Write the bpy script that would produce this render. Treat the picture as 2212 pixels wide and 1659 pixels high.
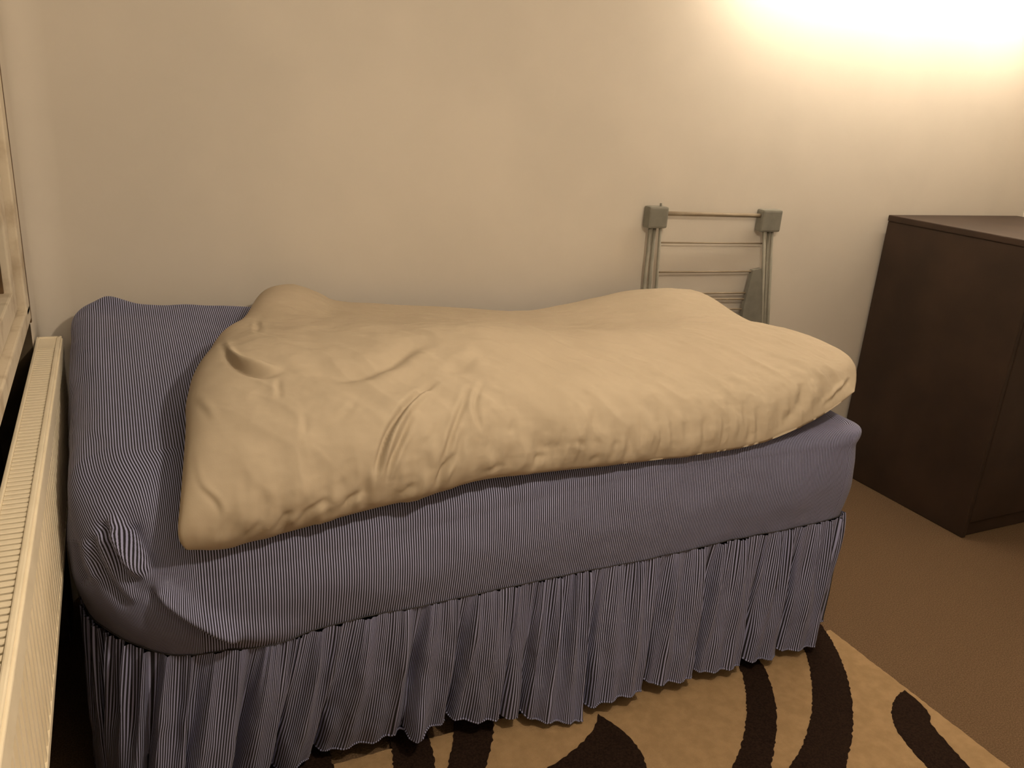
import bpy, bmesh, math, random
import numpy as np
from mathutils import Matrix, Vector, noise

for o in list(bpy.data.objects):
    bpy.data.objects.remove(o)
scene = bpy.context.scene
col = scene.collection
random.seed(7)
rng = np.random.RandomState(11)

# ------------------------------------------------------------------ camera
# solved from the photograph's vanishing points (radiator, rug edge, chest = depth axis)
FPX, W2, H2 = 1800.0, 1106.0, 829.5
CAM = np.array([0.0, 0.0, 1.5])
def solve(D=(220., 150.), s=.07):
    d = np.array([(D[0]-W2)/FPX, -(D[1]-H2)/FPX, -1.]); Y = d/np.linalg.norm(d)
    a, b = D[0]-W2, D[1]-H2
    X = (a*W2 - b*(D[1]-s*D[0]-H2) - FPX*FPX)/(a+b*s)
    l = np.array([(X-W2)/FPX, -(D[1]+s*(X-D[0])-H2)/FPX, -1.]); Xv = l/np.linalg.norm(l)
    return np.array([Xv, Y, np.cross(Xv, Y)])
R = solve()
cam_data = bpy.data.cameras.new('camera')
cam_data.sensor_width = 36.0
cam_data.lens = FPX/2212*36
cam_data.clip_start = .02
cam = bpy.data.objects.new('camera', cam_data)
col.objects.link(cam)
M4 = Matrix([[*R[0], CAM[0]], [*R[1], CAM[1]], [*R[2], CAM[2]], [0, 0, 0, 1]])
cam.matrix_world = M4
scene.camera = cam

def ray(px, py):
    return R @ np.array([(px-W2)/FPX, -(py-H2)/FPX, -1.])
def at_y(px, py, y):
    r = ray(px, py); return CAM + r*((y-CAM[1])/r[1])
def at_z(px, py, z):
    r = ray(px, py); return CAM + r*((z-CAM[2])/r[2])
def at_x(px, py, x):
    r = ray(px, py); return CAM + r*((x-CAM[0])/r[0])
def project(P):                       # (n,3) -> (n,2) pixels, used only to lay creases
    c = (P-CAM) @ R
    return np.stack([W2+FPX*c[:, 0]/-c[:, 2], H2-FPX*c[:, 1]/-c[:, 2]], 1)

# ------------------------------------------------------------------ world, exposure
world = bpy.data.worlds.new('world'); scene.world = world
world.use_nodes = True
world.node_tree.nodes['Background'].inputs[0].default_value = (.02, .025, .04, 1)
world.node_tree.nodes['Background'].inputs[1].default_value = .3
scene.view_settings.view_transform = 'Standard'
scene.view_settings.look = 'None'
scene.view_settings.gamma = 1
scene.view_settings.use_curve_mapping = False
scene.view_settings.exposure = 0.0
LAMP_COLOUR = (1.0, .815, .60)
PENDANT_POS = (.82, .48, 2.10)
PENDANT_W = 53
TUBE_X0, TUBE_X1, TUBE_Y, TUBE_Z = 1.92, 3.60, 2.29, 2.08
ADDED_GLOW = 62.0            # radiance of the added tube, set to brighten the upper right wall

# ------------------------------------------------------------------ materials
def new_mat(name):
    m = bpy.data.materials.new(name); m.use_nodes = True
    nt = m.node_tree
    return m, nt, nt.nodes['Principled BSDF']
def N(nt, kind, **kw):
    n = nt.nodes.new(kind)
    for k, v in kw.items():
        if k in n.inputs.keys(): n.inputs[k].default_value = v
        else: setattr(n, k, v)
    return n
def noisy(name, c1, c2, scale=8, rough=.8, bump=.0, bscale=200, detail=4, spec=.3, lo=.35, hi=.65, bdist=.002):
    m, nt, b = new_mat(name)
    tc = N(nt, 'ShaderNodeTexCoord')
    nz = N(nt, 'ShaderNodeTexNoise', Scale=scale, Detail=detail)
    nt.links.new(tc.outputs['Object'], nz.inputs['Vector'])
    cr = N(nt, 'ShaderNodeValToRGB')
    cr.color_ramp.elements[0].position = lo; cr.color_ramp.elements[1].position = hi
    cr.color_ramp.elements[0].color = (*c1, 1); cr.color_ramp.elements[1].color = (*c2, 1)
    nt.links.new(nz.outputs['Fac'], cr.inputs['Fac'])
    nt.links.new(cr.outputs['Color'], b.inputs['Base Color'])
    b.inputs['Roughness'].default_value = rough
    b.inputs['Specular IOR Level'].default_value = spec
    if bump:
        nb = N(nt, 'ShaderNodeTexNoise', Scale=bscale, Detail=3)
        nt.links.new(tc.outputs['Object'], nb.inputs['Vector'])
        bp = N(nt, 'ShaderNodeBump', Strength=bump, Distance=bdist)
        nt.links.new(nb.outputs['Fac'], bp.inputs['Height'])
        nt.links.new(bp.outputs['Normal'], b.inputs['Normal'])
    return m

M_wall = noisy('wall_paint', (.60, .555, .49), (.64, .59, .52), scale=3, rough=.75, bump=.06, bscale=40, spec=.25, bdist=.004)
M_ceil = noisy('ceiling_paint', (.72, .70, .66), (.76, .74, .70), scale=3, rough=.9, bump=.1, bscale=60)
M_dark_patch = noisy('dark_wall_patch', (.05, .035, .022), (.11, .085, .055), scale=9, rough=.95, bump=.6, bscale=60)  # mottled dark brown for the low wall patches
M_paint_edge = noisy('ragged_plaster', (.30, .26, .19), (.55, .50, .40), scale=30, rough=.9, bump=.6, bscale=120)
M_carpet = noisy('carpet_pile', (.12, .076, .042), (.20, .132, .080), scale=260, rough=1, bump=1.0, bscale=240, spec=.05, bdist=.004)
M_rug = noisy('rug_beige_pile', (.40, .27, .145), (.47, .32, .175), scale=35, rough=1, bump=1.0, bscale=420, detail=8, spec=.05, bdist=.004)
M_rugdark = noisy('rug_brown_pile', (.018, .0105, .008), (.034, .020, .014), scale=200, rough=1, bump=1.0, bscale=420, spec=.05, bdist=.004)
M_duvet = noisy('duvet_cotton', (.44, .37, .278), (.475, .40, .303), scale=5, rough=.85, bump=.12, bscale=350, spec=.15, bdist=.001)
M_radiator = noisy('radiator_enamel', (.78, .70, .54), (.84, .76, .60), scale=14, rough=.42, spec=.4)
M_raddark = noisy('radiator_inside', (.10, .08, .05), (.16, .13, .09), scale=30, rough=.8)
M_frame = noisy('old_white_paint', (.32, .24, .15), (.62, .55, .44), scale=11, rough=.6, bump=.4, bscale=55, detail=8, lo=.25, hi=.5)
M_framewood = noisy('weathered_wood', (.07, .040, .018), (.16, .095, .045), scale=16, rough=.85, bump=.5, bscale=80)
M_airer = noisy('airer_grey_enamel', (.20, .19, .155), (.25, .235, .19), scale=18, rough=.5, spec=.4)
M_airer_wire = noisy('airer_rail_enamel', (.25, .20, .14), (.30, .245, .175), scale=18, rough=.5, spec=.4)
M_airer_plastic = noisy('airer_grey_plastic', (.18, .175, .15), (.22, .215, .185), scale=20, rough=.6)
M_chest = noisy('dark_brown_wood', (.030, .018, .012), (.044, .026, .017), scale=5, rough=.55, bump=.05, bscale=30, spec=.3)
M_metal = noisy('brushed_metal', (.4, .36, .3), (.5, .46, .4), scale=20, rough=.4)
M_white = noisy('white_plastic', (.75, .72, .66), (.8, .77, .72), scale=10, rough=.5)
M_base = noisy('divan_fabric', (.06, .05, .045), (.09, .075, .065), scale=30, rough=.95)

def stripe_material():
    m, nt, b = new_mat('blue_ticking_stripe')
    uv = N(nt, 'ShaderNodeUVMap', uv_map='stripe')
    sx = N(nt, 'ShaderNodeSeparateXYZ')
    nt.links.new(uv.outputs['UV'], sx.inputs[0])
    mul = N(nt, 'ShaderNodeMath', operation='MULTIPLY'); mul.inputs[1].default_value = 1/.0052
    nt.links.new(sx.outputs['X'], mul.inputs[0])
    pp = N(nt, 'ShaderNodeMath', operation='PINGPONG'); pp.inputs[1].default_value = .5
    nt.links.new(mul.outputs[0], pp.inputs[0])
    cr = N(nt, 'ShaderNodeValToRGB')
    e = cr.color_ramp.elements
    e[0].position = .21; e[0].color = (.020, .018, .024, 1)
    e[1].position = .32; e[1].color = (.35, .37, .60, 1)
    nt.links.new(pp.outputs[0], cr.inputs['Fac'])
    nt.links.new(cr.outputs['Color'], b.inputs['Base Color'])
    b.inputs['Roughness'].default_value = .75
    b.inputs['Specular IOR Level'].default_value = .2
    b.inputs['Sheen Weight'].default_value = .08
    tc = N(nt, 'ShaderNodeTexCoord')
    nz = N(nt, 'ShaderNodeTexNoise', Scale=14.0, Detail=5.0)
    nt.links.new(tc.outputs['Object'], nz.inputs['Vector'])
    bp = N(nt, 'ShaderNodeBump', Strength=.35, Distance=.006)
    nt.links.new(nz.outputs['Fac'], bp.inputs['Height'])
    nt.links.new(bp.outputs['Normal'], b.inputs['Normal'])
    return m
M_stripe = stripe_material()

def glass_mat():
    m, nt, b = new_mat('window_glass')
    b.inputs['Base Color'].default_value = (.9, .95, .93, 1)
    b.inputs['Roughness'].default_value = .03
    b.inputs['Transmission Weight'].default_value = 1
    b.inputs['IOR'].default_value = 1.45
    return m
M_glass = glass_mat()
def emit_mat(name, c, s):
    m, nt, b = new_mat(name)
    b.inputs['Base Color'].default_value = (.8, .78, .72, 1)
    b.inputs['Emission Color'].default_value = (*c, 1)
    b.inputs['Emission Strength'].default_value = s
    return m
M_bulb = emit_mat('lit_bulb', LAMP_COLOUR, 20)
M_added_tube = emit_mat('added_tube_emission', (1.0, .84, .64), ADDED_GLOW)  # emission of the added tube light

# ------------------------------------------------------------------ mesh helpers
def link(name, verts, faces, mat, parent=None, smooth=False):
    me = bpy.data.meshes.new(name)
    me.from_pydata([tuple(map(float, v)) for v in verts], [], [tuple(map(int, f)) for f in faces])
    me.materials.append(mat)
    if smooth:
        me.polygons.foreach_set('use_smooth', [True]*len(me.polygons))
    me.update()
    o = bpy.data.objects.new(name, me); col.objects.link(o)
    if parent: o.parent = parent
    return o
def empty(name, loc=(0, 0, 0)):
    o = bpy.data.objects.new(name, None); col.objects.link(o); o.location = loc
    o.empty_display_size = .1
    return o
def tag(o, label, cat, group=None):
    o['label'] = label; o['category'] = cat
    if group: o['group'] = group
    return o
def struct(o, label, cat):
    o['kind'] = 'structure'; o['label'] = label; o['category'] = cat
    return o
class MB:
    def __init__(self): self.v = []; self.f = []
    def add(self, vs, fs):
        n = len(self.v); self.v += [tuple(v) for v in vs]; self.f += [tuple(i+n for i in f) for f in fs]
        return self
    def box(self, x0, x1, y0, y1, z0, z1):
        return self.add([(x0, y0, z0), (x1, y0, z0), (x1, y1, z0), (x0, y1, z0), (x0, y0, z1), (x1, y0, z1), (x1, y1, z1), (x0, y1, z1)],
                 [(0, 3, 2, 1), (4, 5, 6, 7), (0, 1, 5, 4), (1, 2, 6, 5), (2, 3, 7, 6), (3, 0, 4, 7)])
    def tube(self, pts, r, n=10, cap=True):
        pts = [Vector(p) for p in pts]; rings = []
        for i, p in enumerate(pts):
            t = (pts[min(i+1, len(pts)-1)]-pts[max(i-1, 0)]).normalized()
            a = t.cross(Vector((0, 0, 1)) if abs(t.z) < .9 else Vector((1, 0, 0))).normalized(); b = t.cross(a)
            rr = r[i] if isinstance(r, (list, tuple)) else r
            rings.append([p+a*math.cos(2*math.pi*k/n)*rr+b*math.sin(2*math.pi*k/n)*rr for k in range(n)])
        vs = [v for rg in rings for v in rg]; fs = []
        for i in range(len(pts)-1):
            for k in range(n):
                fs.append((i*n+k, i*n+(k+1) % n, (i+1)*n+(k+1) % n, (i+1)*n+k))
        if cap:
            fs.append(tuple(range(n-1, -1, -1))); fs.append(tuple((len(pts)-1)*n+k for k in range(n)))
        return self.add(vs, fs)
    def lathe(self, c, prof, n=32):
        vs = []; fs = []
        for (r, z) in prof:
            for k in range(n):
                a = 2*math.pi*k/n; vs.append((c[0]+r*math.cos(a), c[1]+r*math.sin(a), c[2]+z))
        for i in range(len(prof)-1):
            for k in range(n):
                fs.append((i*n+k, i*n+(k+1) % n, (i+1)*n+(k+1) % n, (i+1)*n+k))
        return self.add(vs, fs)
    def build(self, name, mat, parent=None, smooth=False, bevel=0, seg=2):
        o = link(name, self.v, self.f, mat, parent, smooth)
        if bevel:
            bm = bmesh.new(); bm.from_mesh(o.data)
            bmesh.ops.bevel(bm, geom=[e for e in bm.edges], offset=bevel, segments=seg, affect='EDGES', profile=.6)
            bm.to_mesh(o.data); bm.free()
            o.data.polygons.foreach_set('use_smooth', [False]*len(o.data.polygons))
        return o
def grid_faces(nu, nv, closed_u=False, base=0):
    fs = []
    for j in range(nv-1):
        for i in range(nu if closed_u else nu-1):
            i2 = (i+1) % nu
            fs.append((base+j*nu+i, base+j*nu+i2, base+(j+1)*nu+i2, base+(j+1)*nu+i))
    return fs
def grid_normals(P, closed_u=False):          # P (nv,nu,3)
    if closed_u:
        du = np.roll(P, -1, 1)-np.roll(P, 1, 1)
    else:
        du = np.gradient(P, axis=1)
    dv = np.gradient(P, axis=0)
    n = np.cross(du, dv)
    return n/np.maximum(np.linalg.norm(n, axis=2, keepdims=True), 1e-9)
def fbm(P, scale, octaves=3, seed=0.):
    return np.array([noise.fractal(Vector((p[0]*scale+seed, p[1]*scale+seed*.7, p[2]*scale-seed)), 1.0, 2.0, octaves) for p in P])
def polyline_dist(Q, line):
    """distance to a pixel polyline, signed side, and position 0..1 along it"""
    Q = np.asarray(Q); L = np.asarray(line, float)
    seg = np.linalg.norm(np.diff(L, axis=0), axis=1); cum = np.concatenate([[0], np.cumsum(seg)])
    best = np.full(len(Q), 1e9); side = np.zeros(len(Q)); pos = np.zeros(len(Q))
    for k in range(len(L)-1):
        a, d = L[k], L[k+1]-L[k]
        tt = np.clip(((Q-a) @ d)/(d @ d), 0, 1)
        e = Q-(a+tt[:, None]*d); dist = np.hypot(e[:, 0], e[:, 1])
        s = np.sign(d[0]*e[:, 1]-d[1]*e[:, 0])
        w = dist < best
        best[w] = dist[w]; side[w] = s[w]; pos[w] = (cum[k]+tt[w]*seg[k])/cum[-1]
    return best, side, pos
def smooth_line(pts, n=60):
    P = np.asarray(pts, float)
    for _ in range(3):                         # Chaikin with fixed ends
        a = .75*P[:-1]+.25*P[1:]; b = .25*P[:-1]+.75*P[1:]
        P = np.concatenate([P[:1], np.stack([a, b], 1).reshape(-1, P.shape[1]), P[-1:]])
    d = np.concatenate([[0], np.cumsum(np.linalg.norm(np.diff(P, axis=0), axis=1))]); d /= d[-1]
    u = np.linspace(0, 1, n)
    return np.stack([np.interp(u, d, P[:, k]) for k in range(P.shape[1])], 1)
def sstep(a, b, x):
    t = np.clip((x-a)/(b-a), 0, 1); return t*t*(3-2*t)

# ------------------------------------------------------------------ room shell
XL, XR, YB, YF, ZC = -.205, 3.75, 2.50, -1.35, 2.42
RUGT = .012
struct(MB().box(XL-.3, XR+.1, YF-.1, YB+.1, -.06, 0).build('floor', M_carpet), 'brown short pile fitted carpet beyond the rug', 'floor')
struct(MB().box(XL-.3, XR+.1, YF-.1, YB+.1, ZC, ZC+.08).build('ceiling', M_ceil), 'plain off white ceiling above the room', 'ceiling')
wb = MB().box(XL-.12, XR+.1, YB, YB+.12, 0, ZC).build('wall_back', M_wall)
struct(wb, 'plain cream painted wall behind the bed', 'wall')
# softly rounded plaster fillet in the corner towards the window
cr_ = .085
prof = [(XL-.004, YB+.004)]
for k in range(49):
    a = math.pi/2*k/48
    prof.append((XL+cr_-cr_*math.cos(a), YB-cr_+cr_*math.sin(a)))
n = len(prof)
vs = [(x, y, z) for z in (0, ZC) for (x, y) in prof]
fs = [(i, i+1, n+i+1, n+i) for i in range(1, n-1)]+[(0, 1, n+1, n), (n-1, 0, n, 2*n-1)]
fillet = link('trim_1', vs, fs, M_wall)
struct(fillet, 'rounded plaster corner beside the window', 'trim')
struct(MB().box(XR, XR+.1, YF, YB, 0, ZC).build('wall_right', M_wall), 'plain cream wall at the chest end of the room', 'wall')
struct(MB().box(XL-.3, XR+.1, YF-.1, YF, 0, ZC).build('wall_front', M_wall), 'plain cream wall on the viewing side of the room', 'wall')
# window wall: piers and panels around the window opening and the radiator recess under it
WY0, WY1, WZ0, WZ1 = .25, 2.24, .945, 2.12
wl = MB()
wl.box(XL-.12, XL, WY1, YB, 0, ZC)
wl.box(XL-.12, XL, YF, WY0, 0, ZC)
wl.box(XL-.12, XL, WY0, WY1, WZ1, ZC)
wl.box(XL-.16, XL-.10, WY0-.02, WY1+.02, 0, WZ0-.03)
struct(wl.build('wall_left', M_wall), 'cream wall with the window and the radiator recess', 'wall')

# dark brown patches low on the corner walls, with a ragged painted edge
def ragged_patch(name, mat, a, b, z0, z1, nrm, parent, thick=.004, amp=.008, n=40, seed=3):
    rr = random.Random(seed); a = Vector(a); b = Vector(b); nv = Vector(nrm); vs = []; fs = []
    for i in range(n+1):
        p = a.lerp(b, i/n); zt = z1+rr.uniform(-amp, amp); zb = z0 if z0 < .05 else z0+rr.uniform(-amp, amp)
        q = p+nv*thick
        vs += [(p.x, p.y, zb), (q.x, q.y, zb), (q.x, q.y, zt), (p.x, p.y, zt)]
    for i in range(n):
        k = 4*i
        for j in range(4): fs.append((k+j, k+(j+1) % 4, k+4+(j+1) % 4, k+4+j))
    fs += [(3, 2, 1, 0), (4*n, 4*n+1, 4*n+2, 4*n+3)]
    return link(name, vs, fs, mat, parent)
ragged_patch('dark_wall_patch', M_dark_patch, (XL+cr_, YB, 0), (.25, YB, 0), 0, .775, (0, -1, 0), wb)
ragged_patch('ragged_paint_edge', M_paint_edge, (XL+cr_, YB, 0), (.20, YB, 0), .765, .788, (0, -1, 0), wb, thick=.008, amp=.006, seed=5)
ragged_patch('dark_wall_patch', M_dark_patch, (XL, WY1+.01, 0), (XL, YB-cr_, 0), 0, .80, (1, 0, 0), wb, seed=8)
ragged_patch('dark_wall_patch', M_dark_patch, (XL-.10, WY0, 0), (XL-.10, WY1, 0), 0, WZ0-.035, (1, 0, 0), bpy.data.objects['wall_left'], seed=9, amp=.003)  # dark brown lining at the back of the radiator recess
ragged_patch('dark_wall_patch', M_dark_patch, (XL-.10, WY1, 0), (XL, WY1, 0), 0, WZ0-.035, (0, -1, 0), bpy.data.objects['wall_left'], seed=10, amp=.003)

# window
win = empty('window_1', (XL, WY1, WZ0)); 
struct(win, 'old wooden window with flaking white paint above the radiator', 'window')
def wpart(name, mat, x0, x1, y0, y1, z0, z1, bevel=.004):
    o = MB().box(x0-XL, x1-XL, y0-WY1, y1-WY1, z0-WZ0, z1-WZ0).build(name, mat, win, bevel=bevel); return o
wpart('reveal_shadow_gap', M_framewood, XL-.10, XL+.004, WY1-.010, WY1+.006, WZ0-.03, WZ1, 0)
wpart('frame_stile', M_frame, XL-.06, XL+.004, WY1-.075, WY1-.010, WZ0, WZ1)
wpart('frame_stile', M_frame, XL-.06, XL+.004, WY0, WY0+.075, WZ0, WZ1)
wpart('frame_head', M_frame, XL-.06, XL+.004, WY0, WY1, WZ1-.06, WZ1)
wpart('window_sill', M_frame, XL-.10, XL+.004, WY0, WY1-.004, WZ0-.022, WZ0+.018)
wpart('sash_stile', M_frame, XL-.065, XL-.014, WY1-.140, WY1-.078, WZ0+.02, WZ1-.06)
wpart('sash_stile', M_frame, XL-.065, XL-.014, WY0+.078, WY0+.140, WZ0+.02, WZ1-.06)
wpart('sash_rail', M_frame, XL-.065, XL-.014, WY0+.14, WY1-.14, WZ0+.02, WZ0+.075)
wpart('sash_rail', M_frame, XL-.065, XL-.014, WY0+.14, WY1-.14, WZ1-.115, WZ1-.06)
wpart('glazing_bead', M_framewood, XL-.05, XL-.03, WY1-.152, WY1-.140, WZ0+.075, WZ1-.115, 0)
wpart('pane', M_glass, XL-.045, XL-.041, WY0+.135, WY1-.135, WZ0+.07, WZ1-.11, 0)

# ------------------------------------------------------------------ radiator
RZ, RXF, RXB, RY0, RY1 = .86, -.143, -.200, .25, 2.30
rad = tag(empty('radiator', (RXB, RY1, 0)), 'cream enamelled convector radiator with slotted top under the window', 'radiator')
def rloc(mb): 
    mb.v = [(v[0]-RXB, v[1]-RY1, v[2]) for v in mb.v]; return mb
# fluted front panel: one pressed sheet
pitch = .0333; vs = []; fs = []; prof = []
y = RY1-.012
while y > RY0+.02:
    for dy, dx in ((0, -.010), (.007, -.010), (.0125, 0), (.0235, 0), (.029, -.010)):
        prof.append((y-dy, RXF-.004+dx))
    y -= pitch
for (yy, xx) in prof:
    vs += [(xx, yy, .572), (xx, yy, RZ-.045)]
nn = len(prof)
for i in range(nn-1): fs.append((2*i, 2*i+2, 2*i+3, 2*i+1))
mbp = MB().add(vs, fs)
mbp.box(RXF-.016, RXF-.003, RY0, RY1-.004, .560, .576)
rloc(mbp).build('fluted_front_panel', M_radiator, rad)
rloc(MB().box(RXB+.004, RXF-.018, RY0+.01, RY1-.01, .575, RZ-.03)).build('body', M_raddark, rad)
rloc(MB().box(RXF-.016, RXF, RY0, RY1, RZ-.052, RZ-.006)).build('front_lip', M_radiator, rad, bevel=.003)
rloc(MB().box(RXF-.013, RXF-.004, RY0, RY1, RZ-.006, RZ)).build('front_rail', M_radiator, rad, bevel=.0025)
rloc(MB().box(RXB, RXB+.007, RY0, RY1, RZ-.05, RZ)).build('rear_rail', M_radiator, rad, bevel=.002)
rloc(MB().box(RXB, RXF-.002, RY1-.012, RY1, .565, RZ)).build('end_panel', M_radiator, rad, bevel=.003)
rloc(MB().box(RXB+.007, RXF-.013, RY1-.10, RY1-.012, RZ-.02, RZ-.002)).build('grille_end_plate', M_radiator, rad, bevel=.001)
bar_mesh = None
y = RY1-.108
while y > RY0+.02:
    if bar_mesh is None:
        o = MB().box(.0065, RXF-.0125-RXB, -.0055, .0055, -.010, 0).build('grille_bar', M_radiator, rad, bevel=.0015, seg=1)
        bar_mesh = o.data
    else:
        o = bpy.data.objects.new('grille_bar', bar_mesh); col.objects.link(o); o.parent = rad
    o.location = (0, y-RY1, RZ-.0025)
    y -= .0165
rloc(MB().tube([(RXB+.03, RY1+.002, .61), (RXB+.03, RY1+.05, .61), (RXB+.03, RY1+.06, .57), (RXB+.03, RY1+.06, 0)], .011)).build('supply_pipe', M_metal, rad, smooth=True)
rloc(MB().tube([(RXB+.03, RY1-.004, .78), (RXB+.03, RY1+.012, .78)], .008)).build('bleed_valve', M_metal, rad, smooth=True)

# ------------------------------------------------------------------ rug
rug = tag(empty('rug', (.6, .9, 0)), 'beige area rug with dark brown swirls reaching under the bed', 'rug')
RX0, RX1, RYa, RYb = -.10, 1.905, .10, 1.535
def extrude_poly(name, pts, z0, z1, mat, parent, org):
    n = len(pts); vs = [(p[0]-org[0], p[1]-org[1], z0) for p in pts]+[(p[0]-org[0], p[1]-org[1], z1) for p in pts]
    fs = [tuple(range(n, 2*n)), tuple(range(n-1, -1, -1))]+[(i, (i+1) % n, n+(i+1) % n, n+i) for i in range(n)]
    o = link(name, vs, fs, mat, parent)
    bm = bmesh.new(); bm.from_mesh(o.data); bmesh.ops.recalc_face_normals(bm, faces=bm.faces)
    bmesh.ops.triangulate(bm, faces=[f for f in bm.faces if len(f.verts) > 4]); bm.to_mesh(o.data); bm.free()
    return o
def fray(pts, amp, step=.006, seed=1):
    rr = random.Random(seed); out = []
    n = len(pts)
    for i in range(n):
        a = Vector(pts[i]); b = Vector(pts[(i+1) % n]); L = (b-a).length; k = max(1, int(L/step))
        nv = Vector((-(b-a).y, (b-a).x)).normalized() if L > 1e-6 else Vector((0, 0))
        for j in range(k):
            p = a.lerp(b, j/k)+nv*rr.uniform(-amp, amp); out.append((p.x, p.y))
    return out
base_pts = fray([(RX0, RYa), (RX1, RYa), (RX1, RYb), (RX0, RYb)], .0015, .012)
extrude_poly('beige_pile', base_pts, 0, RUGT, M_rug, rug, (.6, .9))
def band(left, right, seed, cap0=None, cap1=None, ext=.35):
    """dark swirl between two pixel edges, run on past the picture's edge by its own curvature"""
    def lift(ps):
        P = [at_z(px, py, RUGT)[:2] for px, py in ps]
        return smooth_line(P, 26)
    A, B = lift(left), lift(right)
    def run(Pn, dist, turn):
        d = Pn[-1]-Pn[-4]; d /= np.linalg.norm(d); out = [Pn[-1]]; ang = 0
        for k in range(12):
            ang = turn/12; c, s = math.cos(ang), math.sin(ang)
            d = np.array([c*d[0]-s*d[1], s*d[0]+c*d[1]]); out.append(out[-1]+d*dist/12)
        return np.array(out[1:])
    if ext:
        A = np.concatenate([A, run(A, ext, cap1 or 0)]); B = np.concatenate([B, run(B, ext, cap1 or 0)])
    pts = list(map(tuple, A))+list(map(tuple, B[::-1]))
    return fray(pts, .0022, .006, seed)
bands = [
 ([(1290, 1543), (1288, 1566), (1262, 1602), (1215, 1640), (1178, 1662)], [(1292, 1543), (1338, 1572), (1374, 1608), (1392, 1640), (1396, 1662)], -.5, .22),
 ([(1560, 1395), (1592, 1430), (1607, 1465), (1613, 1510), (1612, 1550), (1605, 1600), (1590, 1640), (1580, 1662)], [(1600, 1385), (1642, 1425), (1662, 1465), (1675, 1510), (1679, 1550), (1675, 1600), (1665, 1662)], -.7, .3),
 ([(1700, 1340), (1735, 1395), (1752, 1450), (1756, 1520), (1748, 1570), (1730, 1620), (1700, 1662)], [(1755, 1325), (1792, 1375), (1818, 1425), (1836, 1480), (1844, 1550), (1840, 1600), (1826, 1662)], -.6, .35),
 ([(1952, 1491), (1935, 1506), (1923, 1537), (1932, 1572), (1960, 1610), (2007, 1662)], [(1954, 1491), (1985, 1515), (2010, 1545), (2008, 1562), (2050, 1610), (2097, 1662)], .3, .4),
 ([(836, 1570), (842, 1600), (848, 1630), (849, 1662)], [(915, 1565), (928, 1600), (937, 1630), (940, 1662)], -.3, .4),
 ([(984, 1530), (982, 1560), (978, 1605), (966, 1662)], [(1062, 1525), (1068, 1560), (1063, 1612), (1048, 1662)], -.3, .4),
 ([(560, 1600), (556, 1630), (552, 1662)], [(700, 1590), (712, 1620), (721, 1662)], .2, .4),
]
for i, (l, r, t, e) in enumerate(bands):
    extrude_poly('brown_swirl', band(l, r, 20+i, cap1=t, ext=e), RUGT-.004, RUGT+.0012+i*.00005, M_rugdark, rug, (.6, .9))

# ------------------------------------------------------------------ bed under its striped valance sheet
BX0, BX1, BY0, BY1 = -.118, 1.815, 1.475, 2.425
bed = tag(empty('bed', ((BX0+BX1)/2, (BY0+BY1)/2, 0)), 'single bed wrapped in a blue striped valance sheet with gathered skirt', 'bed')
BO = np.array([(BX0+BX1)/2, (BY0+BY1)/2, 0])
def ztop(x, y):
    u = np.clip((x-BX0)/(BX1-BX0), 0, 1); v = np.clip((y-BY0)/(BY1-BY0), 0, 1)
    fl, fr, bl, br = .775, .715, .925, .815
    return (fl*(1-u)+fr*u)*(1-v)+(bl*(1-u)+br*u)*v
def zseam(x, y):
    u = np.clip((x-BX0)/(BX1-BX0), 0, 1); v = np.clip((y-BY0)/(BY1-BY0), 0, 1)
    return .437+.018*u-.016*np.exp(-((u-.17)/.07)**2)*(v < .3)+.036*np.exp(-(u/.05)**2)*np.exp(-(v/.35)**2)
def rounded_rect(n):
    """points and outward normals around the plan outline, counter-clockwise from the head-end back corner"""
    pts = []; nor = []
    rcs = (.21, .07, .07, .07); r0 = rcs[0]; rc = .07
    cs = [(BX0+r0, BY0+r0, math.pi), (BX1-rc, BY0+rc, 1.5*math.pi), (BX1-rc, BY1-rc, 0), (BX0+rc, BY1-rc, .5*math.pi)]
    dense = []
    for k in range(4):
        cx, cy, a0 = cs[k]; rc = rcs[k]
        for j in range(41):
            a = a0+j/40*math.pi/2
            dense.append((cx+rc*math.cos(a), cy+rc*math.sin(a), math.cos(a), math.sin(a)))
    dense.append(dense[0]); D = np.array(dense)
    s = np.concatenate([[0], np.cumsum(np.hypot(np.diff(D[:, 0]), np.diff(D[:, 1])))])
    u = np.linspace(0, s[-1], n, endpoint=False)
    Q = np.stack([np.interp(u, s, D[:, k]) for k in range(4)], 1)
    nn = Q[:, 2:]/np.linalg.norm(Q[:, 2:], axis=1, keepdims=True)
    return Q[:, :2], nn, u, s[-1]
NP = 1100
P2, N2, S1, SL = rounded_rect(NP)
frontness = np.clip(-N2[:, 1], 0, 1); u01 = np.clip((P2[:, 0]-BX0)/(BX1-BX0), 0, 1)
headness = np.clip(-N2[:, 0], 0, 1)
rad_edge = .045+.12*frontness*(1-sstep(.05, .75, u01))+.06*headness*(1-np.clip((P2[:, 1]-BY0)/(BY1-BY0), 0, 1))
rows = []; uvx = []
def row(pos, drop):
    rows.append(pos); uvx.append(pos_u(pos, drop))
zs = zseam(P2[:, 0], P2[:, 1]); 
# arc length from the top edge down, for the unfolded stripe coordinate
allrows = []
nside, nround, ncap = 54, 64, 30
zt_edge = ztop(P2[:, 0], P2[:, 1])
arc = np.zeros(NP)
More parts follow.
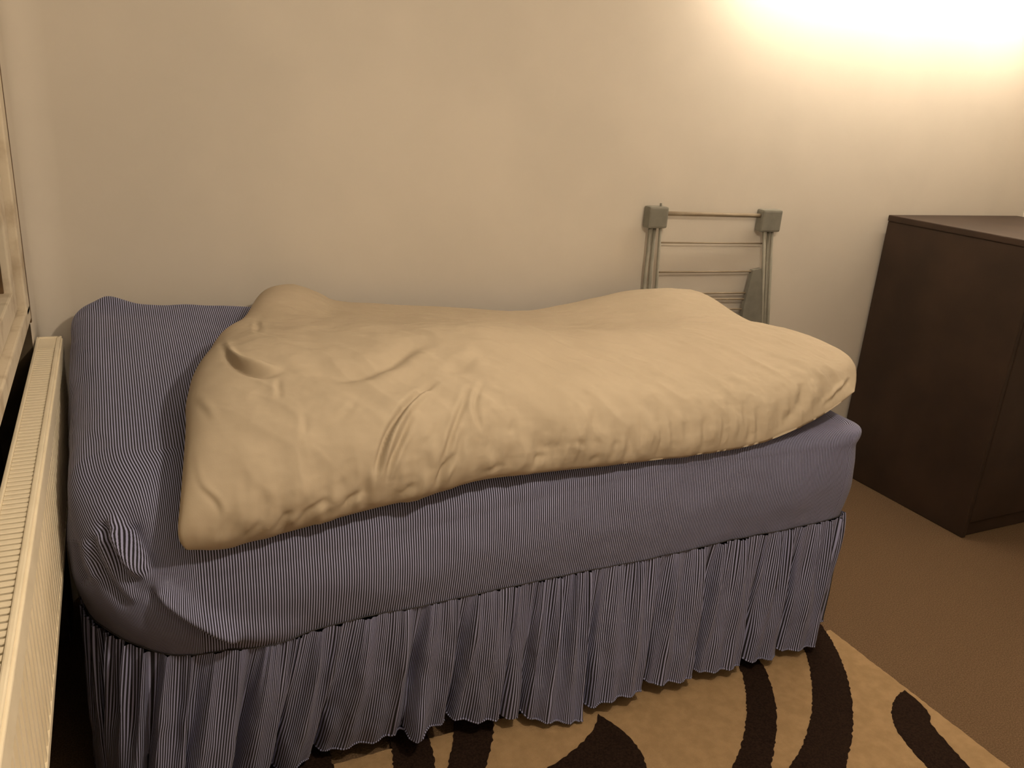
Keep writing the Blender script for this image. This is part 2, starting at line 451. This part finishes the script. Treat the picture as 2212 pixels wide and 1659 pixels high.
# from seam upward
for k in range(nside):
    t = k/(nside-1)
    z = zs+(zt_edge-rad_edge-zs)*t
    bul = .014*np.sin(math.pi*np.clip(t, 0, 1))+.016*t*(frontness*(1-u01)**2+.4*headness)
    allrows.append(np.column_stack([P2+N2*bul[:, None], z]))
top_out = allrows[-1][:, :2]-P2
for k in range(1, nround+1):
    a = k/nround*math.pi/2
    ins = rad_edge*(1-math.cos(a)); zz = zt_edge-rad_edge+rad_edge*math.sin(a)
    xy = P2+top_out*math.cos(a)-N2*ins[:, None]
    zz = zz+(ztop(xy[:, 0], xy[:, 1])-zt_edge)*math.sin(a)
    allrows.append(np.column_stack([xy, zz]))
edge_xy = allrows[-1][:, :2]
cen = np.array([(BX0+BX1)/2, (BY0+BY1)/2])
for k in range(1, ncap+1):
    lam = k/ncap
    xy = edge_xy+(cen-edge_xy)*lam*.999
    allrows.append(np.column_stack([xy, ztop(xy[:, 0], xy[:, 1])]))
G = np.array(allrows)                       # (rows, NP, 3)
# sharp tucked corners: head back corner peak and foot front corner point
for (cx, cy, amp, sig, up) in ((BX0+.10, BY1-.03, .014, .030, .022), (BX1-.005, BY0+.01, .028, .06, .004)):
    w = np.exp(-((G[:, :, 0]-cx)**2+(G[:, :, 1]-cy)**2)/(2*sig**2))*sstep(.66, .72, G[:, :, 2])
    G[:, :, 2] += up*w
    dirv = np.array([cx, cy])-cen; dirv /= np.linalg.norm(dirv)
    G[:, :, :2] += (amp*w)[:, :, None]*dirv
# stripe coordinate: plan x unfolded outward over the ends
drop = np.zeros(G.shape[:2])
for k in range(nside+nround-2, -1, -1):
    drop[k] = drop[k+1]+np.linalg.norm(G[k+1]-G[k], axis=1)*1.0
ux = edge_xy[:, 0][None, :]+np.zeros_like(drop)
ux[nside+nround:] = G[nside+nround:, :, 0]
Ex = np.sign(N2[:, 0])*np.where(np.abs(N2[:, 0]) > .72, 1., 0.)
sm = np.abs(N2[:, 0])**2*N2[:, 0]
wq = np.abs(N2[:, 0])**1.5
ux[:nside+nround] = G[:nside+nround, :, 0]*(1-wq)+(edge_xy[:, 0]+np.sign(N2[:, 0])*drop[:nside+nround])*wq
# drapery: broad softness, pulls at the head corner
nrm = grid_normals(G, True)
flat = G.reshape(-1, 3)
soft = fbm(flat, 5.5, 3, 2.).reshape(G.shape[:2])*.006
G += nrm*soft[:, :, None]
px = project(G.reshape(-1, 3))
disp = np.zeros(len(px))
cam_side = (nrm.reshape(-1, 3) * (CAM-flat)).sum(1) > 0
def crease(px, line, depth, w, ridge=.6, side=1, mask=None, fade=.15):
    L = smooth_line(line, 40); d, s, p = polyline_dist(px, L)
    env = sstep(0, fade, p)*sstep(0, fade, 1-p) if fade else np.ones(len(d))
    sd = d*s*side
    out = -depth*np.exp(-(d/w)**2)*env
    if ridge: out += ridge*depth*np.exp(-((sd-1.7*w)/(1.1*w))**2)*env
    return out
for line, dep, w, rg, sd in (
    ([(272, 1128), (290, 1165), (312, 1215), (325, 1250)], .012, 17, 1.1, 1),
    ([(215, 1120), (240, 1175), (270, 1230), (310, 1262)], .014, 13, .9, -1),
    ([(318, 1262), (350, 1310), (430, 1362), (520, 1392)], .018, 14, 1.3, -1),
    ([(195, 1150), (205, 1200), (235, 1260), (285, 1320)], .009, 12, .8, -1),
    ([(160, 1165), (165, 1210), (190, 1265)], .008, 11, .6, -1),
    ([(250, 1105), (300, 1150), (360, 1240)], .006, 26, .4, 1),
    ([(215, 930), (200, 1010), (215, 1090)], .004, 30, .4, 1)):
    disp += crease(px, line, dep, w, rg, sd)
disp[~cam_side] = 0
# a roll of cloth sagging over the seam near the head corner
d_, s_, p_ = polyline_dist(px, smooth_line([(318, 1255), (365, 1305), (450, 1352), (560, 1372), (680, 1352)], 40))
disp += np.where(cam_side, .016*np.exp(-(d_/24)**2)*sstep(0, .15, p_)*sstep(0, .35, 1-p_), 0)
G += nrm*disp.reshape(G.shape[:2])[:, :, None]
V = G.reshape(-1, 3)-BO
F = grid_faces(NP, G.shape[0], True)
cover = link('mattress_cover', V, F, M_stripe, bed, smooth=True)
def stripe_uv(o, u, v):
    uvl = o.data.uv_layers.new(name='stripe')
    idx = np.zeros(len(o.data.loops), int); o.data.loops.foreach_get('vertex_index', idx)
    uvl.data.foreach_set('uv', np.column_stack([u[idx], v[idx]]).astype(np.float32).ravel())
stripe_uv(cover, ux.ravel(), np.repeat(np.arange(G.shape[0]), NP)/100.)
# the mesh winds clockwise seen from outside? make sure normals point outward
bm = bmesh.new(); bm.from_mesh(cover.data); bmesh.ops.recalc_face_normals(bm, faces=bm.faces); bm.to_mesh(cover.data); bm.free()
SEAM = G[0].copy()

# seam cord
cord = MB(); pts = [tuple(p-BO+np.array([nx*.002, ny*.002, 0])) for p, (nx, ny) in zip(SEAM[::2], N2[::2])]; pts.append(pts[0])
M_seam = noisy('seam_thread', (.03, .027, .03), (.06, .055, .06), scale=90, rough=.9)
cord.tube(pts, .0014, 6, cap=False).build('seam', M_seam, cover, smooth=True)

# gathered skirt
NS, NV = 2400, 44
Pq, Nq, Sq, _ = rounded_rect(NS)
Tq = np.stack([-Nq[:, 1], Nq[:, 0]], 1)
def path_noise(freq, seed, amp_var=.5):
    """1-D fold signal along the skirt: irregular wave"""
    r = np.random.RandomState(seed); ph = np.zeros(NS); f = freq*(1+.45*np.interp(Sq, np.linspace(0, SL, 60), r.uniform(-1, 1, 60)))
    ph = np.cumsum(f)*(SL/NS)*2*math.pi+r.uniform(0, 6)
    am = 1+amp_var*np.interp(Sq, np.linspace(0, SL, 90), r.uniform(-1, 1, 90))
    return ph, am
phA, amA = path_noise(8.2, 3); phB, amB = path_noise(19., 4); phC, amC = path_noise(60., 5, .8)
fB = np.sin(phB); fC = np.sin(phC)
uq = np.clip((Pq[:, 0]-BX0)/(BX1-BX0), 0, 1)
fq = np.clip(-Nq[:, 1], 0, 1)
front_i = np.where(fq > .9)[0]
s0, s1 = Sq[front_i[0]], Sq[front_i[-1]]
# deep narrow valleys between broad panels of cloth, at the places the photograph shows them
vals = [np.interp(xx, Pq[front_i, 0], Sq[front_i]) for xx in (.185, .27, .36, .535, .635, .765, .815, .985, 1.165, 1.325, 1.49, 1.62, 1.765)]
r_ = np.random.RandomState(9)
q_ = vals[0]-.11
while q_ > .05: vals.insert(0, q_); q_ -= r_.uniform(.08, .15)
q_ = vals[-1]+.10
while q_ < SL-.05: vals.append(q_); q_ += r_.uniform(.09, .15)
vals = [0.]+vals+[SL]
kk = np.interp(Sq, vals, np.arange(len(vals)))
ki = np.minimum(kk.astype(int), len(vals)-2); fr = kk-ki
wid = np.diff(vals)[ki]
dv0, dv1 = fr*wid, (1-fr)*wid
dep = r_.uniform(.75, 1.35, len(vals))
valley = dep[ki]*np.exp(-(dv0/.020)**2)+dep[ki+1]*np.exp(-(dv1/.013)**2)
panel = np.sin(math.pi*fr)*.30+(fr-.5)*r_.uniform(.3, 1.0, len(vals))[ki]*np.clip(wid/.12, .3, 1)
ripple = .22*np.sin(2*math.pi*fr*np.round(wid/.045)+r_.uniform(0, 6, len(vals))[ki])*np.sin(math.pi*fr)
fA = panel+ripple-1.15*valley+.35
phA = 2*math.pi*fr
amA = np.ones(NS)
zsq = zseam(Pq[:, 0], Pq[:, 1])
X_ = Pq[:, 0]
hemz = np.interp(X_, [-.12, .14, .22, .36, .50, .56, .62, .80, .97, 1.05, 1.3, 1.6, 1.75, 1.83], [.022, .022, .03, .045, .06, .080, .080, .058, .024, .065, .06, .05, .055, .10])
hemz = np.where(fq > .3, hemz, .03)-.004*fA*amA*fq
hemz = np.maximum(hemz, RUGT+.009)
tuck = np.interp(X_, [-.12, .10, .20, .36, .50, .545, .60, .72, .90, 1.0, 1.2, 1.5, 1.75, 1.83], [.0, .0, -.075, -.115, -.105, -.085, -.085, -.065, -.03, -.015, -.030, -.030, -.030, -.05])*(fq > .5)
flare = .055*np.exp(-((X_-.556)/.028)**2)*(fq > .5)
S = np.zeros((NV, NS, 3))
for j in range(NV):
    v = j/(NV-1)
    grow = v**.75
    side = .25+.75*fq
    off = .004+.022*v*side+amA*fA*(.034*grow)*side+amB*fB*(.012*math.sin(math.pi*min(1, v*1.15+.12)))*(1-.45*v)*side+amC*fC*.0030*(1-sstep(.05, .45, v))
    off = off+tuck*(v**1.6)+flare*sstep(.45, 1, v)
    off = np.where(fq < .5, np.minimum(off, .018), off)
    tang = (-.010*np.sin(phA)*amA*grow+.004*np.cos(phB)*amB*(1-v))*side
    lean = np.where(fq > .5, -.06*np.exp(-((uq-.16)/.16)**2)*v, 0)
    xy = Pq+Nq*off[:, None]+Tq*(tang+lean)[:, None]
    z = zsq+(hemz-zsq)*v
    S[j] = np.column_stack([xy, z])
S[:, :, :2] += Nq[None]*.002
flatS = S.reshape(-1, 3); nS = grid_normals(S, True)
wr = fbm(flatS*np.array([1, 1, .45]), 16., 3, 5.).reshape(S.shape[:2])
hw = np.linspace(0, 1, NV)[:, None]
S -= nS*(wr*.0045*sstep(.05, .4, hw))[:, :, None]
sk = link('gathered_skirt', S.reshape(-1, 3)-BO, grid_faces(NS, NV, True), M_stripe, bed, smooth=True)
# cloth length along the wavy mid-line drives the stripe coordinate
mid = S[NV//2]; arcs = np.concatenate([[0], np.cumsum(np.linalg.norm(np.diff(mid, axis=0), axis=1))])
stripe_uv(sk, np.tile(arcs, NV), np.repeat(np.arange(NV), NS)/50.)
# hem band: turned-up double edge
hem = MB(); pts = [tuple(p-BO) for p in S[-1][::4]]; pts.append(pts[0])
ho = hem.tube(pts, .0026, 6, cap=False).build('hem', M_stripe, sk, smooth=True)
uvl = ho.data.uv_layers.new(name='stripe')
hv = np.repeat(np.append(arcs[::4], arcs[-1]), 6); idx = np.zeros(len(ho.data.loops), int); ho.data.loops.foreach_get('vertex_index', idx)
uvl.data.foreach_set('uv', np.column_stack([hv[idx], hv[idx]*0]).astype(np.float32).ravel())
# divan base and castors underneath
MB().box(BX0+.05-BO[0], BX1-.05-BO[0], BY0+.17-BO[1], BY1-.05-BO[1], .085, .42).build('divan_base', M_base, bed, bevel=.01)
for x in (BX0+.12, BX1-.12):
    for yy in (BY0+.24, BY1-.12):
        MB().tube([(x-BO[0], yy-BO[1], 0), (x-BO[0], yy-BO[1], .09)], .02, 12).build('leg', M_metal, bed, smooth=True)

# ------------------------------------------------------------------ duvet
back = [(556, 646, 2.36), (575, 632, 2.36), (600, 627, 2.36), (640, 629, 2.37), (680, 639, 2.38), (715, 655, 2.39), (780, 657, 2.39), (870, 660, 2.4), (1000, 665, 2.39), (1120, 676, 2.37), (1210, 662, 2.38), (1300, 643, 2.4), (1400, 631, 2.41), (1450, 626, 2.40), (1492, 626, 2.36)]
right = [(1492, 626, 2.36), (1530, 638, 2.28), (1600, 688, 2.1), (1650, 712, 2.0), (1740, 736, 1.84), (1800, 760, 1.74), (1838, 780, 1.67), (1852, 810, 1.6), (1846, 846, 1.53)]
front = [(402, 1188, 1.435), (480, 1188, 1.45), (560, 1165, 1.455), (640, 1145, 1.455), (800, 1099, 1.455), (920, 1074, 1.455), (1020, 1038, 1.455), (1140, 1024, 1.455), (1330, 1004, 1.455), (1500, 984, 1.455), (1640, 962, 1.46), (1750, 914, 1.47), (1810, 875, 1.50), (1846, 846, 1.53)]
left = [(556, 646, 2.36), (546, 668, 2.24), (524, 700, 2.12), (500, 722, 2.05), (472, 738, 2.00), (458, 760, 1.95), (441, 792, 1.87), (418, 820, 1.80), (406, 850, 1.73), (400, 880, 1.67), (402, 920, 1.60), (396, 1000, 1.51), (389, 1090, 1.45), (383, 1145, 1.43), (388, 1172, 1.43), (402, 1188, 1.435)]
def curve(c, n): 
    return smooth_line([at_y(*p) for p in c], n)
NU, NW = 520, 340
cb, cf, cl, cr2 = curve(back, NU), curve(front, NU), curve(left, NW), curve(right, NW)
cb[0] = cl[0]; cb[-1] = cr2[0]; cf[0] = cl[-1]; cf[-1] = cr2[-1]
s = np.linspace(0, 1, NU)[None, :, None]; t = np.linspace(0, 1, NW)[:, None, None]
C = (1-t)*cb[None]+t*cf[None]+(1-s)*cl[:, None]+s*cr2[:, None]-((1-s)*(1-t)*cb[0]+s*(1-t)*cb[-1]+(1-s)*t*cf[0]+s*t*cf[-1])
sg, tg = s[:, :, 0]+0*t[:, :, 0], t[:, :, 0]+0*s[:, :, 0]
es = np.clip(1-np.abs(2*sg-1)**9, 0, 1)**.5; et = np.clip(1-np.abs(2*tg-1)**6, 0, 1)**.5
bedz = ztop(C[:, :, 0], C[:, :, 1])
# crown: flat top falling gently to the wall, a rounded shoulder, then the front slope
crown = .5*sstep(0, .42, tg)+.5*np.sin(math.pi*np.clip(tg, 0, 1))**.8
H = (.018+.098*np.exp(-((tg-.62)/.28)**2))*es*et*(1-.42*sstep(.80, 1, sg))
H += .020*np.exp(-(((sg-.07)/.06)**2+((tg-.10)/.16)**2))          # heap by the wall at the pillow end
H += .018*np.exp(-(((sg-.86)/.10)**2+((tg-.14)/.2)**2))
H -= .020*np.exp(-(((sg-.42)/.16)**2+((tg-.06)/.12)**2))*et
H += .036*np.exp(-((tg-.88)/.095)**2)*es*et
nC = grid_normals(C); 
if nC[:, :, 2].mean() < 0: nC = -nC
def blur(A, r, axis):
    pad = [(0, 0)]*3; pad[axis] = (r, r)
    Q = np.cumsum(np.pad(A, pad, mode='edge'), axis=axis); k = 2*r
    return (np.take(Q, range(k, Q.shape[axis]), axis)-np.take(Q, range(0, Q.shape[axis]-k), axis))/k
for _ in range(2):
    nC = blur(blur(nC, 22, 0), 22, 1)
nC /= np.linalg.norm(nC, axis=2, keepdims=True)
T = C+nC*H[:, :, None]
nT = grid_normals(T)
if nT[:, :, 2].mean() < 0: nT = -nT
fT = T.reshape(-1, 3); pxT = project(fT)
dd = np.zeros(len(fT))
CREASES = [
 ([(470, 728), (478, 745), (492, 776), (518, 800), (566, 811), (625, 803)], .020, 8, .9, -1),
 ([(400, 850), (414, 866), (440, 892), (458, 918)], .014, 10, .7, -1),
 ([(398, 915), (411, 997), (424, 1052), (452, 1074), (470, 1094), (476, 1130)], .015, 8, .7, -1),
 ([(962, 812), (904, 850), (867, 887), (834, 938), (816, 997), (806, 1066)], .017, 7, .9, -1),
 ([(892, 885), (864, 953), (840, 1004), (836, 1066)], .010, 7, .6, -1),
 ([(640, 795), (690, 804), (764, 813), (838, 784), (893, 747), (985, 718)], .014, 17, .35, 1),
 ([(604, 812), (601, 838), (606, 866)], .005, 8, .4, 1),
 ([(655, 880), (660, 915), (655, 955)], .004, 9, .4, 1),
 ([(960, 905), (925, 950), (905, 985)], .004, 9, .4, 1),
 ([(780, 860), (740, 900), (725, 915)], .004, 9, .4, 1),
 ([(1040, 775), (985, 790), (950, 800)], .008, 12, .5, 1),
 ([(1016, 822), (1000, 875), (985, 909), (962, 982), (936, 1031)], .009, 8, .5, 1),
 ([(1050, 812), (1023, 866), (1031, 909), (1050, 942)], .006, 7, .4, 1),
 ([(985, 972), (956, 1019), (928, 1076)], .016, 8, .7, -1),
 ([(1010, 910), (992, 960), (990, 1010)], .006, 9, .5, 1),
 ([(1182, 980), (1156, 1005), (1149, 1040)], .017, 8, .8, -1),
 ([(1298, 980), (1269, 1005), (1250, 1028)], .017, 8, .8, -1),
 ([(1112, 900), (1106, 940)], .004, 9, .4, 1),
 ([(1282, 865), (1287, 935)], .004, 12, .4, 1),
 ([(1240, 945), (1265, 970)], .005, 8, .4, 1),
 ([(1742, 812), (1726, 875), (1704, 910), (1645, 966)], .011, 12, .5, -1),
 ([(1846, 808), (1818, 844), (1772, 890)], .010, 5, .9, 1),
 ([(1378, 968), (1366, 1012)], .012, 7, .7, -1),
 ([(1445, 970), (1405, 1010)], .010, 7, .6, -1),
 ([(1500, 962), (1465, 994)], .010, 7, .6, -1),
 ([(1590, 955), (1535, 984)], .009, 7, .6, -1),
 ([(1640, 925), (1600, 968)], .008, 8, .5, -1),
 ([(560, 1122), (540, 1150), (520, 1176)], .010, 7, .6, -1),
 ([(640, 1100), (612, 1124), (590, 1158)], .010, 8, .6, -1),
 ([(720, 1078), (672, 1104), (648, 1140)], .012, 9, .6, -1),
 ([(790, 1060), (762, 1080), (735, 1112)], .012, 8, .7, -1),
 ([(905, 1040), (880, 1062), (860, 1086)], .012, 7, .7, -1),
 ([(1095, 1005), (1065, 1015), (1035, 1032)], .010, 7, .6, -1),
 ([(500, 1100), (478, 1150), (470, 1180)], .006, 9, .5, 1),
 ([(548, 690), (560, 705), (545, 716)], .006, 8, .5, 1),
]
for line, dep, w, rg, sd in CREASES:
    dd += crease(pxT, line, dep*(1.05 if len(line) > 3 else .8), w*.92, rg, sd, fade=.42)
dd = dd.reshape(NW, NU)
edge_keep = np.clip(np.minimum(np.minimum(sg*15, (1-sg)*18), np.minimum(tg, 1-tg)*14), 0, 1)
bro = fbm(fT, 5.0, 2, 1.).reshape(NW, NU)*.009+fbm(fT*np.array([1, 1.6, 1.6]), 17., 3, 4.).reshape(NW, NU)*.0022
rot = np.array([[.72, .69, 0], [-.69, .72, 0], [0, 0, 1]])
ridge1 = np.abs(fbm((fT @ rot.T)*np.array([1.0, .30, .5]), 15., 2, 3.)).reshape(NW, NU)
ridge2 = np.abs(fbm((fT @ rot)*np.array([.35, 1.0, .6]), 11., 2, 6.)).reshape(NW, NU)
bro += (.35-ridge1)*.0065*sstep(.25, .6, tg)+(.35-ridge2)*.0055
bottomy = sstep(.86, .97, tg)
puck = fbm(fT*np.array([1, .25, .25]), 28., 2, 9.).reshape(NW, NU)*.015*bottomy
T = T+nT*(dd*sstep(0, 1, edge_keep)+(bro+puck)*np.clip(np.minimum(sg*15, (1-sg)*18), 0, 1)*np.clip(np.minimum(tg, 1-tg)*14+.2, 0, 1))[:, :, None]
# underside, just above the sheet, tucked back beneath the front roll
Bm = C-nC*(.016*es*et)[:, :, None]
bz = ztop(Bm[:, :, 0], Bm[:, :, 1])+.006
inside = (Bm[:, :, 1] > BY0+.03) & (Bm[:, :, 0] < BX1)
Bm[:, :, 2] = np.where(inside & (Bm[:, :, 2] < bz), np.minimum(bz, C[:, :, 2]), Bm[:, :, 2])
vt = T.reshape(-1, 3); vb = Bm.reshape(-1, 3)
ft = grid_faces(NU, NW); fb = [tuple(reversed(f)) for f in grid_faces(NU, NW, base=NU*NW)]
rim = [i for i in range(NU)]+[j*NU+NU-1 for j in range(1, NW)]+[(NW-1)*NU+i for i in range(NU-2, -1, -1)]+[j*NU for j in range(NW-2, 0, -1)]
fr_ = [(rim[i], rim[(i+1) % len(rim)], rim[(i+1) % len(rim)]+NU*NW, rim[i]+NU*NW) for i in range(len(rim))]
DO = np.array([.95, 1.9, .80])
duv = link('duvet', np.concatenate([vt, vb])-DO, ft+fb+fr_, M_duvet, None, smooth=True)
duv.location = DO
bm = bmesh.new(); bm.from_mesh(duv.data); bmesh.ops.remove_doubles(bm, verts=bm.verts, dist=.00005); bmesh.ops.recalc_face_normals(bm, faces=bm.faces); bm.to_mesh(duv.data); bm.free()
tag(duv, 'crumpled beige cotton duvet thrown across the striped bed', 'duvet')

# ------------------------------------------------------------------ folded clothes airer in the gap behind the bed
AY = 2.472
airer = tag(empty('clothes_airer', (1.9, AY, 0)), 'folded grey clothes airer leaning on the wall behind the bed', 'clothes airer')
AO = np.array([1.9, AY, 0])
def apart(name, mb, mat, smooth=True, bevel=0):
    mb.v = [tuple(np.array(v)-AO) for v in mb.v]; return mb.build(name, mat, airer, smooth=smooth, bevel=bevel)
def ap(px, py, dy=0): return at_y(px, py, AY+dy)
def post(x0, x1, dy, r=.0062, name='post'):
    a = ap(x0[0], x0[1], dy); b = ap(x1[0], x1[1], dy); d = (b-a)/(a[2]-b[2]); foot = a+d*(a[2]-.02)
    apart(name, MB().tube([a, foot], r, 12), M_airer)
# three nested frames: each has an upright at either side
for k, (xt, xb) in enumerate(((1405, 1392), (1414, 1403), (1427, 1418))):
    post((xt, 490), (xb, 615), (-.012, .0, -.018)[k], .0066 if k != 2 else .0055)
for k, (xt, xb) in enumerate(((1651, 1646), (1660, 1652), (1668, 1659))):
    post((xt, 490), (xb, 690), (-.018, .0, -.012)[k], .0060)
def joint(x0, y0, x1, y1, dy):
    a = ap(x0, y0, dy); b = ap(x1, y1, dy)
    apart('corner_joint', MB().box(min(a[0], b[0]), max(a[0], b[0]), AY-.030, AY+.012, b[2], a[2]), M_airer_plastic, smooth=False, bevel=.008)
joint(1399, 445, 1434, 492, -.01)
joint(1644, 452, 1677, 500, -.01)
pin = apart('joint_pin', MB().tube([ap(1427, 452, -.012), ap(1428, 439, -.012)], .004, 8), M_airer_plastic)
pin.parent = next(o for o in airer.children if o.name.startswith('corner_joint'))
def rail(x0, y0, x1, y1, r, dy=-.01, name='rail'):
    apart(name, MB().tube([ap(x0, y0, dy), ap(x1, y1, dy)], r, 10), M_airer_wire)
rail(1430, 461, 1650, 466, .0078, name='top_rail')
rail(1428, 524, 1652, 526, .0030); rail(1424, 588, 1650, 586, .0038)
rail(1418, 635, 1648, 632, .0038); rail(1416, 647, 1648, 646, .0038); rail(1412, 670, 1646, 667, .0038)
rail(1410, 722, 1640, 722, .0038); rail(1406, 790, 1636, 792, .0038)
# moulded hinge side arm on the right
q = [ap(1627, 584, -.022), ap(1645, 580, -.022), ap(1648, 706, -.022), ap(1601, 706, -.022), ap(1607, 662, -.022)]
vs = [tuple(p) for p in q]+[(p[0], p[1]+.018, p[2]) for p in q]
fs = [(0, 1, 2, 3, 4), (9, 8, 7, 6, 5)]+[(i, (i+1) % 5, 5+(i+1) % 5, 5+i) for i in range(5)]
apart('hinge_arm', MB().add(vs, fs), M_airer_plastic, smooth=False)

# ------------------------------------------------------------------ dark chest at the foot of the bed
CX0, CX1, CY0, CY1, CZ = 2.885, 3.68, 1.83, 2.485, 1.150
chest = tag(empty('chest', (CX0, CY0, 0)), 'tall dark brown wooden chest against the wall beyond the bed foot', 'chest')
def cpart(name, x0, x1, y0, y1, z0, z1, mat=M_chest, bevel=.004):
    return MB().box(x0-CX0, x1-CX0, y0-CY0, y1-CY0, z0, z1).build(name, mat, chest, bevel=bevel)
cpart('side_panel', CX0, CX0+.02, CY0, CY1, 0, CZ-.025)
cpart('side_panel', CX1-.02, CX1, CY0, CY1, 0, CZ-.025)
cpart('back_panel', CX0+.02, CX1-.02, CY1-.01, CY1, .06, CZ-.025)
cpart('bottom_panel', CX0+.02, CX1-.02, CY0+.02, CY1-.01, .06, .08)
cpart('plinth', CX0+.02, CX1-.02, CY0+.01, CY0+.03, 0, .06)
cpart('top_panel', CX0-.004, CX1+.004, CY0-.006, CY1, CZ-.025, CZ)
cpart('door', CX0+.023, (CX0+CX1)/2-.0015, CY0-.001, CY0+.018, .063, CZ-.028)
cpart('door', (CX0+CX1)/2+.0015, CX1-.023, CY0-.001, CY0+.018, .063, CZ-.028)

# ------------------------------------------------------------------ pendant lamp and added tube light
def point(name, pos, w, rad_, parent):
    l = bpy.data.lights.new(name, 'POINT'); l.energy = w; l.color = LAMP_COLOUR; l.shadow_soft_size = rad_
    o = bpy.data.objects.new(name, l); col.objects.link(o); o.parent = parent; o.location = pos
    return o
x, y, z = PENDANT_POS
pen = tag(empty('pendant_lamp', (x, y, ZC)), 'bare bulb hanging on a cord from the ceiling', 'lamp')
MB().lathe((0, 0, 0), [(0, 0), (.045, 0), (.045, -.012), (.02, -.03), (0, -.03)]).build('ceiling_rose', M_white, pen, smooth=True)
MB().tube([(0, 0, -.02), (0, 0, z-ZC+.095)], .0035, 8).build('cord', M_white, pen, smooth=True)
MB().lathe((0, 0, z-ZC), [(0, .105), (.016, .10), (.018, .06), (.016, .045), (0, .045)], 20).build('lamp_holder', M_white, pen, smooth=True)
bulb = MB().lathe((0, 0, z-ZC), [(0, .05), (.013, .048), (.015, .035), (.030, .0), (.030, -.012), (.022, -.028), (0, -.036)], 24).build('bulb', M_bulb, pen, smooth=True)
point('bulb_light', (0, 0, z-ZC-.085), PENDANT_W, .045, pen)

xm = (TUBE_X0+TUBE_X1)/2  # added tube light out of view, makes the bright patch on the wall
added_light = tag(empty('added_tube_light', (xm, YB, TUBE_Z)), 'unseen tube light added to brighten the wall high above the chest', 'lamp')
MB().box(TUBE_X0-xm, TUBE_X1-xm, -.03, 0, .05, .11).build('back_plate', M_white, added_light, bevel=.004)
hx = (TUBE_X1-TUBE_X0)/2
for sx in (-1, 1):
    MB().box(sx*hx-.016, sx*hx+.016, TUBE_Y-YB-.028, -.02, -.026, .075).build('end_holder', M_white, added_light, bevel=.004)
MB().tube([(-hx+.012, TUBE_Y-YB, 0), (hx-.012, TUBE_Y-YB, 0)], .020, 20).build('added_tube', M_added_tube, added_light, smooth=True)
